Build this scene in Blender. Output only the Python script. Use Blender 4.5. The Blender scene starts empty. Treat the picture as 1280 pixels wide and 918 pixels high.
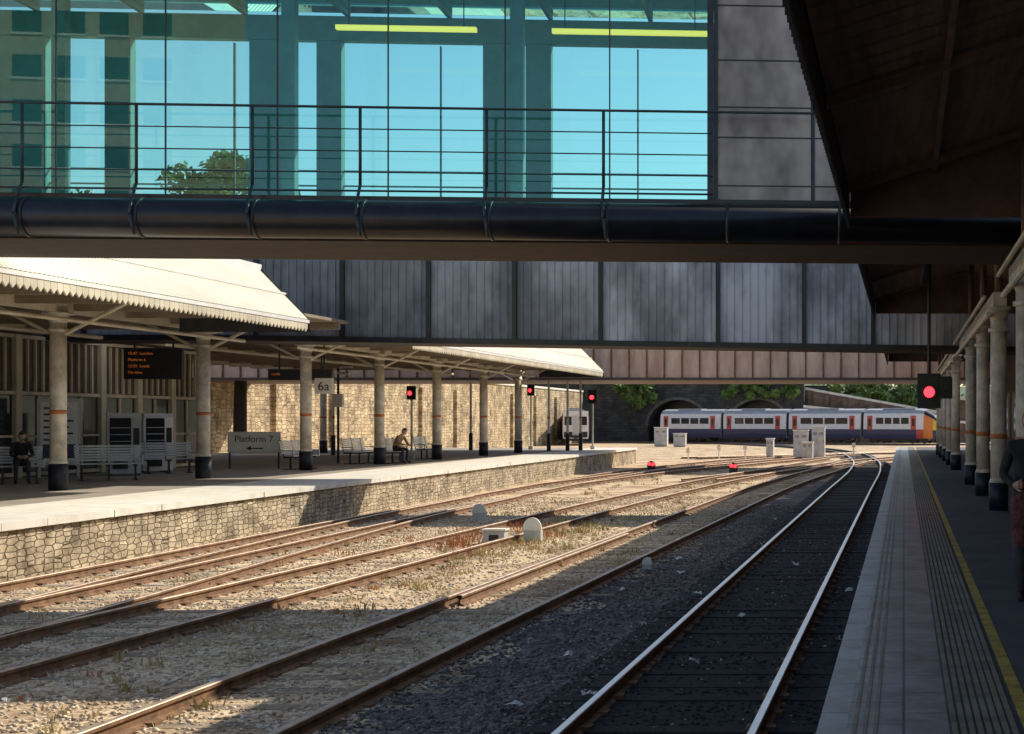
import bpy, math, random
import numpy as np
from mathutils import Vector, Matrix
random.seed(4); rng=np.random.default_rng(7)
scene=bpy.context.scene
scene.view_settings.view_transform='Standard'; scene.view_settings.look='None'; scene.view_settings.exposure=0
COL=scene.collection

# ------------------------------------------------------------------ materials
def newmat(name):
    m=bpy.data.materials.new(name); m.use_nodes=True
    nt=m.node_tree; b=nt.nodes['Principled BSDF']; return m,nt,b
def mat(name,col,rough=.8,metal=0,var=.25,scale=2.5,bump=0,bscale=40,col2=None,stretch=(1,1,1),spec=None,pos=(.32,.68)):
    m,nt,b=newmat(name); N=nt.nodes; L=nt.links
    tc=N.new('ShaderNodeTexCoord'); mp=N.new('ShaderNodeMapping'); mp.inputs['Scale'].default_value=stretch
    L.new(tc.outputs['Object'],mp.inputs[0])
    n=N.new('ShaderNodeTexNoise'); n.inputs['Scale'].default_value=scale; n.inputs['Detail'].default_value=4; n.inputs['Roughness'].default_value=.68
    L.new(mp.outputs[0],n.inputs['Vector'])
    r=N.new('ShaderNodeValToRGB'); r.color_ramp.elements[0].position=pos[0]; r.color_ramp.elements[1].position=pos[1]
    c2=col2 if col2 else tuple(min(1,c*(1+var)) for c in col)
    c1=tuple(c*(1-var) for c in col)
    r.color_ramp.elements[0].color=(*c1,1); r.color_ramp.elements[1].color=(*c2,1)
    L.new(n.outputs['Fac'],r.inputs[0]); L.new(r.outputs[0],b.inputs['Base Color'])
    b.inputs['Roughness'].default_value=rough; b.inputs['Metallic'].default_value=metal
    if spec is not None: b.inputs['Specular IOR Level'].default_value=spec
    if bump:
        n2=N.new('ShaderNodeTexNoise'); n2.inputs['Scale'].default_value=bscale; n2.inputs['Detail'].default_value=2
        L.new(tc.outputs['Object'],n2.inputs['Vector'])
        bp=N.new('ShaderNodeBump'); bp.inputs['Strength'].default_value=bump; bp.inputs['Distance'].default_value=.02
        L.new(n2.outputs['Fac'],bp.inputs['Height']); L.new(bp.outputs[0],b.inputs['Normal'])
    return m
def emis(name,col,s):
    m,nt,b=newmat(name); b.inputs['Base Color'].default_value=(*col,1)
    b.inputs['Emission Color'].default_value=(*col,1); b.inputs['Emission Strength'].default_value=s; return m
def stone(name,cA,cB,mortar,bw,bh,axes='YZ',bump=.6,msize=.02,rough=.9,stain=.5,warp=None,stsc=.7):
    m,nt,b=newmat(name); N=nt.nodes; L=nt.links
    tc=N.new('ShaderNodeTexCoord'); s=N.new('ShaderNodeSeparateXYZ'); c=N.new('ShaderNodeCombineXYZ')
    L.new(tc.outputs['Object'],s.inputs[0]); L.new(s.outputs[axes[0]],c.inputs[0]); L.new(s.outputs[axes[1]],c.inputs[1])
    nz=N.new('ShaderNodeTexNoise'); nz.inputs['Scale'].default_value=2.2; nz.inputs['Detail'].default_value=3; L.new(tc.outputs['Object'],nz.inputs['Vector'])
    mx=N.new('ShaderNodeMixRGB'); mx.blend_type='ADD'; mx.inputs[0].default_value=(.12 if bump>.3 else 0.0) if warp is None else warp
    L.new(c.outputs[0],mx.inputs[1]); L.new(nz.outputs['Color'],mx.inputs[2])
    br=N.new('ShaderNodeTexBrick'); br.inputs['Scale'].default_value=1
    br.inputs['Brick Width'].default_value=bw; br.inputs['Row Height'].default_value=bh
    br.inputs['Mortar Size'].default_value=msize; br.inputs['Mortar Smooth'].default_value=.3
    br.inputs['Color1'].default_value=(*cA,1); br.inputs['Color2'].default_value=(*cB,1); br.inputs['Mortar'].default_value=(*mortar,1)
    L.new(mx.outputs[0],br.inputs['Vector'])
    n2=N.new('ShaderNodeTexNoise'); n2.inputs['Scale'].default_value=stsc; n2.inputs['Detail'].default_value=6; n2.inputs['Roughness'].default_value=.75
    L.new(tc.outputs['Object'],n2.inputs['Vector'])
    r=N.new('ShaderNodeValToRGB'); r.color_ramp.elements[0].position=.35; r.color_ramp.elements[1].position=.60
    k=1-stain; r.color_ramp.elements[0].color=(k,k*.95,k*.9,1); r.color_ramp.elements[1].color=(1,1,1,1)
    L.new(n2.outputs['Fac'],r.inputs[0])
    m2=N.new('ShaderNodeMixRGB'); m2.blend_type='MULTIPLY'; m2.inputs[0].default_value=1
    L.new(br.outputs['Color'],m2.inputs[1]); L.new(r.outputs[0],m2.inputs[2]); L.new(m2.outputs[0],b.inputs['Base Color'])
    b.inputs['Roughness'].default_value=rough
    n3=N.new('ShaderNodeTexNoise'); n3.inputs['Scale'].default_value=9; n3.inputs['Detail'].default_value=3; L.new(tc.outputs['Object'],n3.inputs['Vector'])
    ma=N.new('ShaderNodeMath'); ma.operation='MULTIPLY_ADD'; ma.inputs[1].default_value=-1.2
    L.new(br.outputs['Fac'],ma.inputs[0]); L.new(n3.outputs['Fac'],ma.inputs[2])
    bp=N.new('ShaderNodeBump'); bp.inputs['Strength'].default_value=bump; bp.inputs['Distance'].default_value=.04
    L.new(ma.outputs[0],bp.inputs['Height']); L.new(bp.outputs[0],b.inputs['Normal'])
    return m
def rubble(name,cols,mortar,sy,sz,stain=.5,stsc=1.2,bump=1,dist=.07):
    m,nt,b=newmat(name); N=nt.nodes; L=nt.links
    tc=N.new('ShaderNodeTexCoord'); mp=N.new('ShaderNodeMapping'); mp.inputs['Scale'].default_value=(0.0001,sy,sz); L.new(tc.outputs['Object'],mp.inputs[0])
    vs=[]
    for feat in('F1','DISTANCE_TO_EDGE'):
        v=N.new('ShaderNodeTexVoronoi'); v.feature=feat; v.inputs['Scale'].default_value=1; v.inputs['Randomness'].default_value=.5; L.new(mp.outputs[0],v.inputs['Vector']); vs.append(v)
    sx=N.new('ShaderNodeSeparateXYZ'); L.new(vs[0].outputs['Color'],sx.inputs[0])
    r=N.new('ShaderNodeValToRGB'); e=r.color_ramp.elements; e[0].color=(*cols[0],1); e[1].color=(*cols[-1],1)
    for i,c in enumerate(cols[1:-1]): x=e.new((i+1)/(len(cols)-1)); x.color=(*c,1)
    L.new(sx.outputs[0],r.inputs[0])
    r1=N.new('ShaderNodeValToRGB'); r1.color_ramp.elements[0].position=.01; r1.color_ramp.elements[1].position=dist+.02; L.new(vs[1].outputs['Distance'],r1.inputs[0])
    mm=N.new('ShaderNodeMixRGB'); L.new(r1.outputs[0],mm.inputs[0]); mm.inputs[1].default_value=(*mortar,1); L.new(r.outputs[0],mm.inputs[2])
    n2=N.new('ShaderNodeTexNoise'); n2.inputs['Scale'].default_value=stsc; n2.inputs['Detail'].default_value=6; n2.inputs['Roughness'].default_value=.75; L.new(tc.outputs['Object'],n2.inputs['Vector'])
    r2=N.new('ShaderNodeValToRGB'); r2.color_ramp.elements[0].position=.38; r2.color_ramp.elements[1].position=.58; k=1-stain
    r2.color_ramp.elements[0].color=(k,k*.95,k*.9,1); r2.color_ramp.elements[1].color=(1,1,1,1); L.new(n2.outputs['Fac'],r2.inputs[0])
    m2=N.new('ShaderNodeMixRGB'); m2.blend_type='MULTIPLY'; m2.inputs[0].default_value=1; L.new(mm.outputs[0],m2.inputs[1]); L.new(r2.outputs[0],m2.inputs[2]); L.new(m2.outputs[0],b.inputs['Base Color'])
    b.inputs['Roughness'].default_value=.92
    n3=N.new('ShaderNodeTexNoise'); n3.inputs['Scale'].default_value=8; n3.inputs['Detail'].default_value=3; L.new(tc.outputs['Object'],n3.inputs['Vector'])
    ma=N.new('ShaderNodeMath'); ma.operation='MULTIPLY_ADD'; ma.inputs[1].default_value=.9; L.new(r1.outputs[0],ma.inputs[0]); L.new(n3.outputs['Fac'],ma.inputs[2])
    bp=N.new('ShaderNodeBump'); bp.inputs['Strength'].default_value=bump; bp.inputs['Distance'].default_value=.03; L.new(ma.outputs[0],bp.inputs['Height']); L.new(bp.outputs[0],b.inputs['Normal'])
    return m
def glassmat(name,tint,refl=.12,rough=.0):
    m=bpy.data.materials.new(name); m.use_nodes=True; nt=m.node_tree; N=nt.nodes; L=nt.links
    for n in list(N): N.remove(n)
    o=N.new('ShaderNodeOutputMaterial'); t=N.new('ShaderNodeBsdfTransparent'); t.inputs[0].default_value=(*tint,1)
    g=N.new('ShaderNodeBsdfGlossy'); g.inputs['Roughness'].default_value=rough; g.inputs['Color'].default_value=(.7,.98,.98,1)
    fr=N.new('ShaderNodeFresnel'); fr.inputs[0].default_value=1.45
    ma=N.new('ShaderNodeMath'); ma.operation='ADD'; ma.inputs[1].default_value=refl; L.new(fr.outputs[0],ma.inputs[0])
    mx=N.new('ShaderNodeMixShader'); L.new(ma.outputs[0],mx.inputs[0]); L.new(t.outputs[0],mx.inputs[1]); L.new(g.outputs[0],mx.inputs[2])
    L.new(mx.outputs[0],o.inputs[0]); return m

M={}
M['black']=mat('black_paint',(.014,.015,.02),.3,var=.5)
M['rail_paint']=mat('handrail_paint',(.035,.05,.055),.4,var=.3)
M['steel_dark']=mat('dark_steel',(.04,.043,.05),.38,.3,var=.35)
M['clad']=mat('bridge_cladding',(.32,.33,.35),.55,.15,var=.6,scale=.45,stretch=(1,1,.5),pos=(.40,.60))
M['clad2']=mat('grey_panel',(.31,.265,.235),.4,.35,var=.6,scale=.6,stretch=(1,1,.6),pos=(.38,.62))
M['soffit']=mat('soffit',(.045,.033,.027),.8,var=.3)
M['teal_int']=mat('bridge_interior_paint',(.12,.27,.27),.6,var=.15)
M['cream']=mat('cream_paint',(.64,.57,.43),.55,var=.2,scale=1.5,stretch=(1,1,.5))
M['creamroof']=mat('cream_roof_sheet',(.82,.75,.60),.6,var=.16,scale=.8,stretch=(1,.3,1))
M['white']=mat('white_paint',(.80,.79,.75),.5,var=.08)
M['greyw']=mat('weathered_white_column_paint',(.72,.66,.56),.55,var=.3,scale=3)
M['orange']=mat('orange_band_paint',(.65,.2,.06),.5,var=.15)
M['navy']=mat('navy_column_base',(.012,.015,.03),.5,var=.3)
M['ceil']=mat('canopy_ceiling_boards',(.22,.14,.10),.8,var=.35,scale=1.2,stretch=(8,.4,1))
M['ceil2']=mat('left_canopy_ceiling',(.30,.24,.18),.8,var=.25,scale=.8)
M['beam']=mat('brown_beam',(.13,.085,.065),.6,var=.3)
M['rust']=mat('rail_rust',(.23,.13,.07),.85,.0,var=.45,scale=6)
M['railtop_b']=mat('brown_rail_top',(.55,.42,.31),.45,.4,var=.3,scale=3)
M['railtop_s']=mat('polished_rail_top',(.9,.9,.9),.3,.85,var=.06)
M['sleeper']=mat('oily_sleeper',(.032,.028,.027),.9,var=.4,scale=5,bump=.5)
M['sleeper_d']=mat('dusty_sleeper',(.36,.27,.18),.95,var=.5,scale=4,bump=.5)
M['sleeper_w']=mat('sleeper_concrete',(.44,.37,.28),.9,var=.35,scale=5,bump=.5)
M['dirt']=mat('oily_ballast',(.028,.025,.026),.9,var=.6,scale=5,bump=1,bscale=30)
M['stonewall']=rubble('platform_rubble_stone',[(.46,.37,.25),(.60,.50,.34),(.72,.61,.43),(.54,.44,.30)],(.22,.165,.11),3.6,9.5,stain=.6,stsc=1.4,dist=.07)
M['retwall']=rubble('retaining_rubble_stone',[(.46,.35,.21),(.62,.49,.30),(.74,.60,.38),(.52,.41,.25)],(.26,.19,.12),1.6,4.2,stain=.6,stsc=.7,dist=.07)
M['darkstone']=stone('dark_stone',(.10,.098,.09),(.06,.06,.058),(.04,.04,.04),.8,.35,axes='XZ',bump=.6,stain=.6)
M['brickx']=stone('brown_brick',(.30,.21,.15),(.24,.16,.12),(.2,.17,.14),.6,.25,axes='XZ',bump=.2,stain=.6,msize=.012)
M['bricky']=stone('brick_y',(.12,.075,.055),(.10,.06,.05),(.1,.08,.07),.23,.075,axes='YZ',bump=.2,stain=.4,msize=.008)
M['coping']=mat('coping_concrete',(.82,.78,.69),.7,var=.14,scale=2)
M['plat']=mat('platform_asphalt_left',(.36,.32,.27),.85,var=.25,scale=1,bump=.3)
M['plat_r']=mat('platform_asphalt',(.12,.115,.12),.75,var=.25,scale=1.5,bump=.4,bscale=120)
M['slab']=stone('paving_slabs',(.54,.53,.50),(.44,.44,.42),(.15,.15,.15),.60,.535,axes='YX',bump=.12,stain=.45,msize=.010,rough=.36,warp=0,stsc=2.4)
M['slabedge']=stone('edge_slabs',(.66,.65,.60),(.58,.57,.53),(.2,.2,.2),.90,.5,axes='YX',bump=.1,stain=.35,msize=.012,rough=.4,warp=0,stsc=2)
M['tactile']=mat('tactile_paving',(.34,.29,.20),.5,var=.35,scale=3)
M['yellow']=mat('yellow_line',(.62,.43,.08),.6,var=.45,scale=6)
M['rustpanel']=mat('rusty_brown_panel',(.86,.54,.40),.8,var=.3,scale=1.2,stretch=(1,1,.3))
M['metal']=mat('galvanised',(.5,.52,.54),.4,.6,var=.15)
M['greybox']=mat('grey_cabinet',(.60,.61,.61),.6,var=.12)
M['red']=emis('red_lamp',(1,.02,.03),6)
M['amber']=emis('amber_text',(1,.28,.04),.16)
M['striplight']=emis('strip_light_yellow',(1,.72,.12),1.0)
M['glass']=glassmat('tinted_bridge_glass',(.58,.96,.93),.04)
M['glassb']=glassmat('rear_bridge_glass',(.74,.98,.94),.0)
M['winglass']=mat('dark_window',(.02,.025,.03),.1,var=.2)
M['leaf']=mat('foliage',(.06,.11,.028),.8,var=.5,scale=1.2)
M['leaf2']=mat('bright_foliage',(.12,.19,.045),.8,var=.6,scale=.8)
M['bark']=mat('bark',(.09,.065,.045),.9,bump=.6)
M['dry']=mat('dry_grass',(.55,.45,.22),.9,var=.4,scale=3)
M['redweed']=mat('red_weed',(.50,.20,.09),.9,var=.4,scale=3)
M['greenw']=mat('green_weed',(.20,.22,.07),.9,var=.4,scale=3)
M['t_blue']=mat('train_blue',(.045,.05,.12),.35,var=.1)
M['t_white']=mat('train_white',(.85,.84,.84),.4,var=.06)
M['t_red']=mat('train_red',(.6,.08,.05),.4,var=.1)
M['t_orange']=mat('train_orange',(.8,.25,.05),.4,var=.1)
M['t_yellow']=mat('train_yellow',(.8,.55,.06),.45,var=.1)
M['t_roof']=mat('train_roof',(.42,.44,.46),.5,var=.15)
M['skin']=mat('skin',(.5,.32,.24),.6,var=.08)
M['hair']=mat('hair',(.04,.025,.018),.7,var=.2)
M['coat']=mat('dark_coat',(.02,.021,.026),.8,var=.4,scale=14)
M['dress']=mat('patterned_dress',(.12,.04,.045),.85,var=.8,scale=22)
M['shirt']=mat('brown_jacket',(.36,.22,.12),.8,var=.3,scale=8)
M['trouser']=mat('dark_trousers',(.04,.042,.055),.85,var=.3,scale=8)
M['litter']=mat('paper_litter',(.75,.74,.70),.8,var=.15)
M['block']=stone('concrete_block',(.60,.50,.36),(.55,.46,.33),(.28,.24,.2),3,3,axes='XZ',bump=.1,stain=.2)
M['ds2']=mat('arch_ring_stone',(.13,.125,.115),.9,var=.4)

def ballast(name,c0,c1,c2,patch):
    m,nt,b=newmat(name); N=nt.nodes; L=nt.links
    tc=N.new('ShaderNodeTexCoord')
    v=N.new('ShaderNodeTexVoronoi'); v.inputs['Scale'].default_value=21; L.new(tc.outputs['Object'],v.inputs['Vector'])
    n=N.new('ShaderNodeTexNoise'); n.inputs['Scale'].default_value=.55; n.inputs['Detail'].default_value=7; n.inputs['Roughness'].default_value=.7; L.new(tc.outputs['Object'],n.inputs['Vector'])
    sx=N.new('ShaderNodeSeparateXYZ'); L.new(v.outputs['Color'],sx.inputs[0])
    r=N.new('ShaderNodeValToRGB'); e=r.color_ramp.elements
    e[0].position=0; e[0].color=(*c0,1); e[1].position=1; e[1].color=(*c2,1)
    x=e.new(.5); x.color=(*c1,1)
    L.new(sx.outputs[0],r.inputs[0])
    r2=N.new('ShaderNodeValToRGB'); r2.color_ramp.elements[0].position=.38; r2.color_ramp.elements[0].color=(*patch,1); r2.color_ramp.elements[1].position=.54; r2.color_ramp.elements[1].color=(1.08,1.02,.92,1)
    L.new(n.outputs['Fac'],r2.inputs[0])
    mx=N.new('ShaderNodeMixRGB'); mx.blend_type='MULTIPLY'; mx.inputs[0].default_value=1
    L.new(r.outputs[0],mx.inputs[1]); L.new(r2.outputs[0],mx.inputs[2]); L.new(mx.outputs[0],b.inputs['Base Color'])
    b.inputs['Roughness'].default_value=.95
    bp=N.new('ShaderNodeBump'); bp.invert=True; bp.inputs['Strength'].default_value=.45; bp.inputs['Distance'].default_value=.025
    L.new(v.outputs['Distance'],bp.inputs['Height']); L.new(bp.outputs[0],b.inputs['Normal'])
    return m
M['ballast']=ballast('ballast_ground',(.38,.28,.185),(.66,.52,.36),(.88,.75,.57),(.48,.38,.28))
M['ballast_g']=ballast('shaded_oily_ballast',(.07,.06,.06),(.15,.13,.13),(.29,.26,.25),(.55,.5,.5))  # oily grey ballast, canopy shade put into its darker colour as well
def rockm(name,c0,c1,c2):
    m,nt,b=newmat(name); N=nt.nodes; L=nt.links
    tc=N.new('ShaderNodeTexCoord'); v=N.new('ShaderNodeTexVoronoi'); v.inputs['Scale'].default_value=14; L.new(tc.outputs['Object'],v.inputs['Vector'])
    sx=N.new('ShaderNodeSeparateXYZ'); L.new(v.outputs['Color'],sx.inputs[0])
    r=N.new('ShaderNodeValToRGB'); e=r.color_ramp.elements
    e[0].color=(*c0,1); e[1].color=(*c2,1); x=e.new(.55); x.color=(*c1,1)
    L.new(sx.outputs[1],r.inputs[0]); L.new(r.outputs[0],b.inputs['Base Color']); b.inputs['Roughness'].default_value=.9
    return m
M['rock']=rockm('ballast_stone',(.34,.25,.165),(.66,.53,.37),(.90,.81,.65))
M['rock_g']=rockm('shaded_oily_stone',(.07,.06,.06),(.16,.14,.135),(.34,.31,.3))  # oily stones, grey deepened to carry the canopy shade

# ------------------------------------------------------------------ mesh helpers
class MB:
    def __init__(s): s.v=[]; s.f=[]; s.m=[]; s.mats=[]
    def mi(s,k):
        if k not in s.mats: s.mats.append(k)
        return s.mats.index(k)
    def poly(s,pts,k):
        i=len(s.v); s.v+= [tuple(p) for p in pts]; s.f.append(tuple(range(i,i+len(pts)))); s.m.append(s.mi(k))
    def box(s,x0,x1,y0,y1,z0,z1,k):
        i=len(s.v)
        s.v+=[(x0,y0,z0),(x1,y0,z0),(x1,y1,z0),(x0,y1,z0),(x0,y0,z1),(x1,y0,z1),(x1,y1,z1),(x0,y1,z1)]
        for f in [(0,3,2,1),(4,5,6,7),(0,1,5,4),(1,2,6,5),(2,3,7,6),(3,0,4,7)]:
            s.f.append(tuple(i+a for a in f)); s.m.append(s.mi(k))
    def cyl(s,p0,p1,r,k,n=12,r1=None):
        p0=Vector(p0); p1=Vector(p1); r1=r if r1 is None else r1
        d=(p1-p0).normalized(); a=d.orthogonal().normalized(); b=d.cross(a); i=len(s.v)
        for p,rr in((p0,r),(p1,r1)):
            for j in range(n):
                t=2*math.pi*j/n; s.v.append(tuple(p+a*rr*math.cos(t)+b*rr*math.sin(t)))
        mi=s.mi(k)
        for j in range(n):
            j2=(j+1)%n; s.f.append((i+j,i+j2,i+n+j2,i+n+j)); s.m.append(mi)
        s.f.append(tuple(i+j for j in reversed(range(n)))); s.m.append(mi)
        s.f.append(tuple(i+n+j for j in range(n))); s.m.append(mi)
    def obj(s,name,parent=None,smooth=False,bevel=0,loc=None,rot=None):
        me=bpy.data.meshes.new(name); me.from_pydata(s.v,[],s.f)
        for k in s.mats: me.materials.append(M[k])
        me.polygons.foreach_set('material_index',s.m)
        if smooth:
            me.polygons.foreach_set('use_smooth',[len(f)==4 for f in s.f])
        me.update(); o=bpy.data.objects.new(name,me); COL.objects.link(o)
        if parent: o.parent=parent
        if loc: o.location=loc
        if rot is not None: o.rotation_euler=(0,0,rot)
        if bevel:
            bm=o.modifiers.new('bevel','BEVEL'); bm.width=bevel; bm.segments=2; bm.limit_method='ANGLE'
        return o
def empty(name,loc=(0,0,0),rot=0):
    o=bpy.data.objects.new(name,None); COL.objects.link(o); o.location=loc; o.rotation_euler=(0,0,rot); o.empty_display_size=.2; return o
def text(name,body,size,m,parent,loc,rot=(math.pi/2,0,0),align='CENTER'):
    c=bpy.data.curves.new(name,'FONT'); c.body=body; c.size=size; c.align_x=align; c.align_y='CENTER'; c.extrude=.003
    c.materials.append(M[m]); o=bpy.data.objects.new(name,c); COL.objects.link(o); o.parent=parent; o.location=loc; o.rotation_euler=rot; return o

# ------------------------------------------------------------------ ground
g=MB(); g.poly([(-600,-300,0),(600,-300,0),(600,900,0),(-600,900,0)],'ballast'); g.obj('ground')
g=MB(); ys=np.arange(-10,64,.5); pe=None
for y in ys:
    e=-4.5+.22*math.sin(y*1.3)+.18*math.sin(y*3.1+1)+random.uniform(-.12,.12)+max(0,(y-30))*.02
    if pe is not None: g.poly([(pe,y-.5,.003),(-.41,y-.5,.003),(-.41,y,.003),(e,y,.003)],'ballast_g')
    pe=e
g.obj('shaded_oily_ballast')  # sheet over the canopy-shadow zone: shade painted in on top of oily tone
def rocks(name,n,xr,yr,smin,smax,mk,pow_=1.6):
    ov=np.array([(1,0,0),(-1,0,0),(0,1,0),(0,-1,0),(0,0,1),(0,0,-1)],float)
    of=np.array([(0,2,4),(2,1,4),(1,3,4),(3,0,4),(2,0,5),(1,2,5),(3,1,5),(0,3,5)])
    t=rng.random(n)**pow_
    y=yr[0]+(yr[1]-yr[0])*t; x=rng.uniform(xr[0],xr[1],n)
    s=rng.uniform(smin,smax,(n,1,1))*rng.uniform(.6,1.2,(n,1,3))
    jit=rng.uniform(.75,1.25,(n,6,3)); a=rng.uniform(0,6.28,n); b=rng.uniform(-.7,.7,n)
    V=ov[None]*jit*s
    ca,sa=np.cos(a)[:,None],np.sin(a)[:,None]; cb,sb=np.cos(b)[:,None],np.sin(b)[:,None]
    X=V[:,:,0]*cb-V[:,:,2]*sb; Z=V[:,:,0]*sb+V[:,:,2]*cb; Y=V[:,:,1]
    X2=X*ca-Y*sa; Y2=X*sa+Y*ca
    W=np.stack([X2+x[:,None],Y2+y[:,None],Z*.65+s[:,:,0]*.2],2).reshape(-1,3)
    Fc=(of[None]+np.arange(n)[:,None,None]*6).reshape(-1,3)
    me=bpy.data.meshes.new(name); me.vertices.add(len(W)); me.vertices.foreach_set('co',W.ravel())
    me.loops.add(len(Fc)*3); me.loops.foreach_set('vertex_index',Fc.ravel())
    me.polygons.add(len(Fc)); me.polygons.foreach_set('loop_start',np.arange(len(Fc))*3); me.polygons.foreach_set('loop_total',np.full(len(Fc),3))
    me.materials.append(M[mk]); me.update(); me.validate(); o=bpy.data.objects.new(name,me); COL.objects.link(o)
rocks('ballast_stones',36000,(-14.2,-4.6),(10.5,50),.012,.038,'rock')
rocks('shaded_oily_ballast_stones',12000,(-4.9,-3.0),(10.5,45),.012,.038,'rock_g')  # loose stones there, coloured darker for the shade and the oil
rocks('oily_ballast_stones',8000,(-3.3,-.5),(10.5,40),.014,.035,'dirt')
rocks('ballast_spill',700,(-4.6,-.6),(10.5,40),.012,.03,'rock')

# ------------------------------------------------------------------ tracks
def catmull(pts,step=1.2):
    P_=[Vector((x,y,0)) for x,y in pts]; P_=[2*P_[0]-P_[1]]+P_+[2*P_[-1]-P_[-2]]; out=[]
    for i in range(1,len(P_)-2):
        n=max(1,int((P_[i+1]-P_[i]).length/step))
        for k in range(n):
            t=k/n; a,b,c,d=P_[i-1],P_[i],P_[i+1],P_[i+2]
            out.append(.5*((2*b)+(c-a)*t+(2*a-5*b+4*c-d)*t*t+(3*b-a-3*c+d)*t**3))
    out.append(P_[-2]); return out
PROF=[(-.07,0),(-.07,.014),(-.012,.035),(-.012,.1),(-.036,.112),(-.036,.142),(-.029,.15),(.029,.15),(.036,.142),(.036,.112),(.012,.1),(.012,.035),(.07,.014),(.07,0)]
def sweep_rail(mb,C,off,top,zb=.0):
    i0=len(mb.v); n=len(PROF)
    for i,p in enumerate(C):
        d=(C[min(i+1,len(C)-1)]-C[max(i-1,0)]).normalized(); nr=Vector((d.y,-d.x,0))
        for a,z in PROF:
            q=p+nr*(off+a); mb.v.append((q.x,q.y,zb+z))
    mt,mr=mb.mi(top),mb.mi('rust')
    for i in range(len(C)-1):
        for j in range(n-1):
            a=i0+i*n+j; mb.f.append((a,a+1,a+n+1,a+n)); mb.m.append(mt if j in(5,6,7) else mr)
def track(pts,top='railtop_b',sl='sleeper_d',bed=None,check=None,zs=.008):
    E=empty('railway_track'); C=catmull(pts)
    mb=MB(); sweep_rail(mb,C,-.755,top); sweep_rail(mb,C,.755,top)
    if check:
        Cc=[c for c in C if check[0]<c.y<check[1]]; sweep_rail(mb,Cc,-.755+.14,'railtop_b')
    mb.obj('rails',E)
    sb=MB()
    Cf=catmull(pts,.68)
    for i in range(len(Cf)-1):
        p=Cf[i]; d=(Cf[i+1]-Cf[i]).normalized(); nr=Vector((d.y,-d.x,0)); 
        w=1.28; h=.125; zt=zs+random.uniform(-.014,.004); j=random.uniform(-.04,.04)
        q=[p+nr*(-w+j)-d*h,p+nr*(w+j)-d*h,p+nr*(w+j)+d*h,p+nr*(-w+j)+d*h]; i0=len(sb.v)
        sb.v+=[(a.x,a.y,-.05) for a in q]+[(a.x,a.y,zt) for a in q]
        for f in [(4,5,6,7),(0,1,5,4),(1,2,6,5),(2,3,7,6),(3,0,4,7)]:
            sb.f.append(tuple(i0+a for a in f)); sb.m.append(sb.mi(sl))
        for s in(-.755,.755):
            c=p+nr*s; sb.box(c.x-.12,c.x+.12,c.y-.07,c.y+.07,zt-.01,zt+.03,'rust')
    sb.obj('sleepers',E)
    if bed:
        bb=MB(); 
        for i in range(len(C)-1):
            d=(C[i+1]-C[i]).normalized(); nr=Vector((d.y,-d.x,0)); w=bed[1]
            a,b=C[i],C[i+1]
            bb.poly([(*(a-nr*w).xy,.007),(*(a+nr*w).xy,.007),(*(b+nr*w).xy,.007),(*(b-nr*w).xy,.007)],bed[0])
        bb.obj('oily_bed',E)
    return E
track([(-1.93,-6),(-1.93,20),(-1.93,50),(-1.95,75),(-2.6,95),(-5,120),(-11,145),(-20,166)],'railtop_s','sleeper',bed=('dirt',1.35),zs=.018)
track([(-5.7,-6),(-5.62,11.6),(-5.45,25),(-5.25,37),(-4.9,55),(-3.9,75),(-2.8,92)],check=(20,33))
track([(-9.6,-6),(-9.45,14),(-8.95,32),(-8.6,46),(-7.8,60),(-6.2,78),(-4.2,98)])
track([(-12.2,-6),(-12.5,15),(-12.7,23),(-13.15,38),(-13.4,60),(-12.9,75),(-10.9,92),(-7,112)],sl='sleeper_w')
track([(-10.2,8),(-11.0,18),(-12.0,28),(-12.85,38),(-13.2,48)])
track([(-13.4,58),(-12.0,72),(-9.2,86),(-5.8,102),(-3.2,116)])
track([(-8.6,62),(-5,80),(-1,98),(5,118),(14,138)])
track([(-14.5,100),(-8,108),(2,120),(16,136)])
track([(-40,179),(-26,172),(-10,164),(6,158),(26,150)])

# ------------------------------------------------------------------ grass and weeds
def tufts(name,spots,mk):
    mb=MB()
    for (x,y,r,h,n) in spots:
        for k in range(n):
            a=random.uniform(0,6.28); rr=r*math.sqrt(random.random()); px=x+rr*math.cos(a); py=y+rr*math.sin(a)
            hh=h*random.uniform(.4,1.1); w=random.uniform(.006,.014); b=random.uniform(0,6.28); ln=hh*random.uniform(.2,.8); c=random.uniform(0,6.28)
            dx,dy=math.cos(b)*w,math.sin(b)*w
            mx_,my_=px+math.cos(c)*ln*.4,py+math.sin(c)*ln*.4
            tx,ty=px+math.cos(c)*ln,py+math.sin(c)*ln
            mb.poly([(px-dx,py-dy,0),(px+dx,py+dy,0),(mx_+dx*.8,my_+dy*.8,hh*.6),(tx,ty,hh),(mx_-dx*.8,my_-dy*.8,hh*.6)],mk)
    mb.obj(name)
sp=[]; sr=[]
for i in range(460):
    y=11+70*random.random()**1.2; lane=random.choice([-7.4,-7.2,-6.35,-10.6,-4.75,-11.4,-8.3,-4.9,-7.5])
    if lane>-5.5 and y<26: continue
    sp.append((lane+random.gauss(0,.25),y,random.uniform(.05,.25),random.uniform(.04,.14),random.randint(6,20)))
for i in range(70):
    y=26+12*random.random(); sp.append((-8+random.gauss(0,.5)+(y-30)*-.02,y,.25,random.uniform(.08,.2),20))
for i in range(26):
    y=13+21*random.random(); sr.append((random.choice([-11.0,-7.6,-8.2])+random.gauss(0,.3),y,.12,random.uniform(.06,.18),10))
for i in range(44): sr.append((-9+random.gauss(0,.6),32+random.gauss(0,3),.3,random.uniform(.1,.24),16))
tufts('dry_grass',sp,'dry'); tufts('red_weeds',sr,'redweed')
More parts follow.
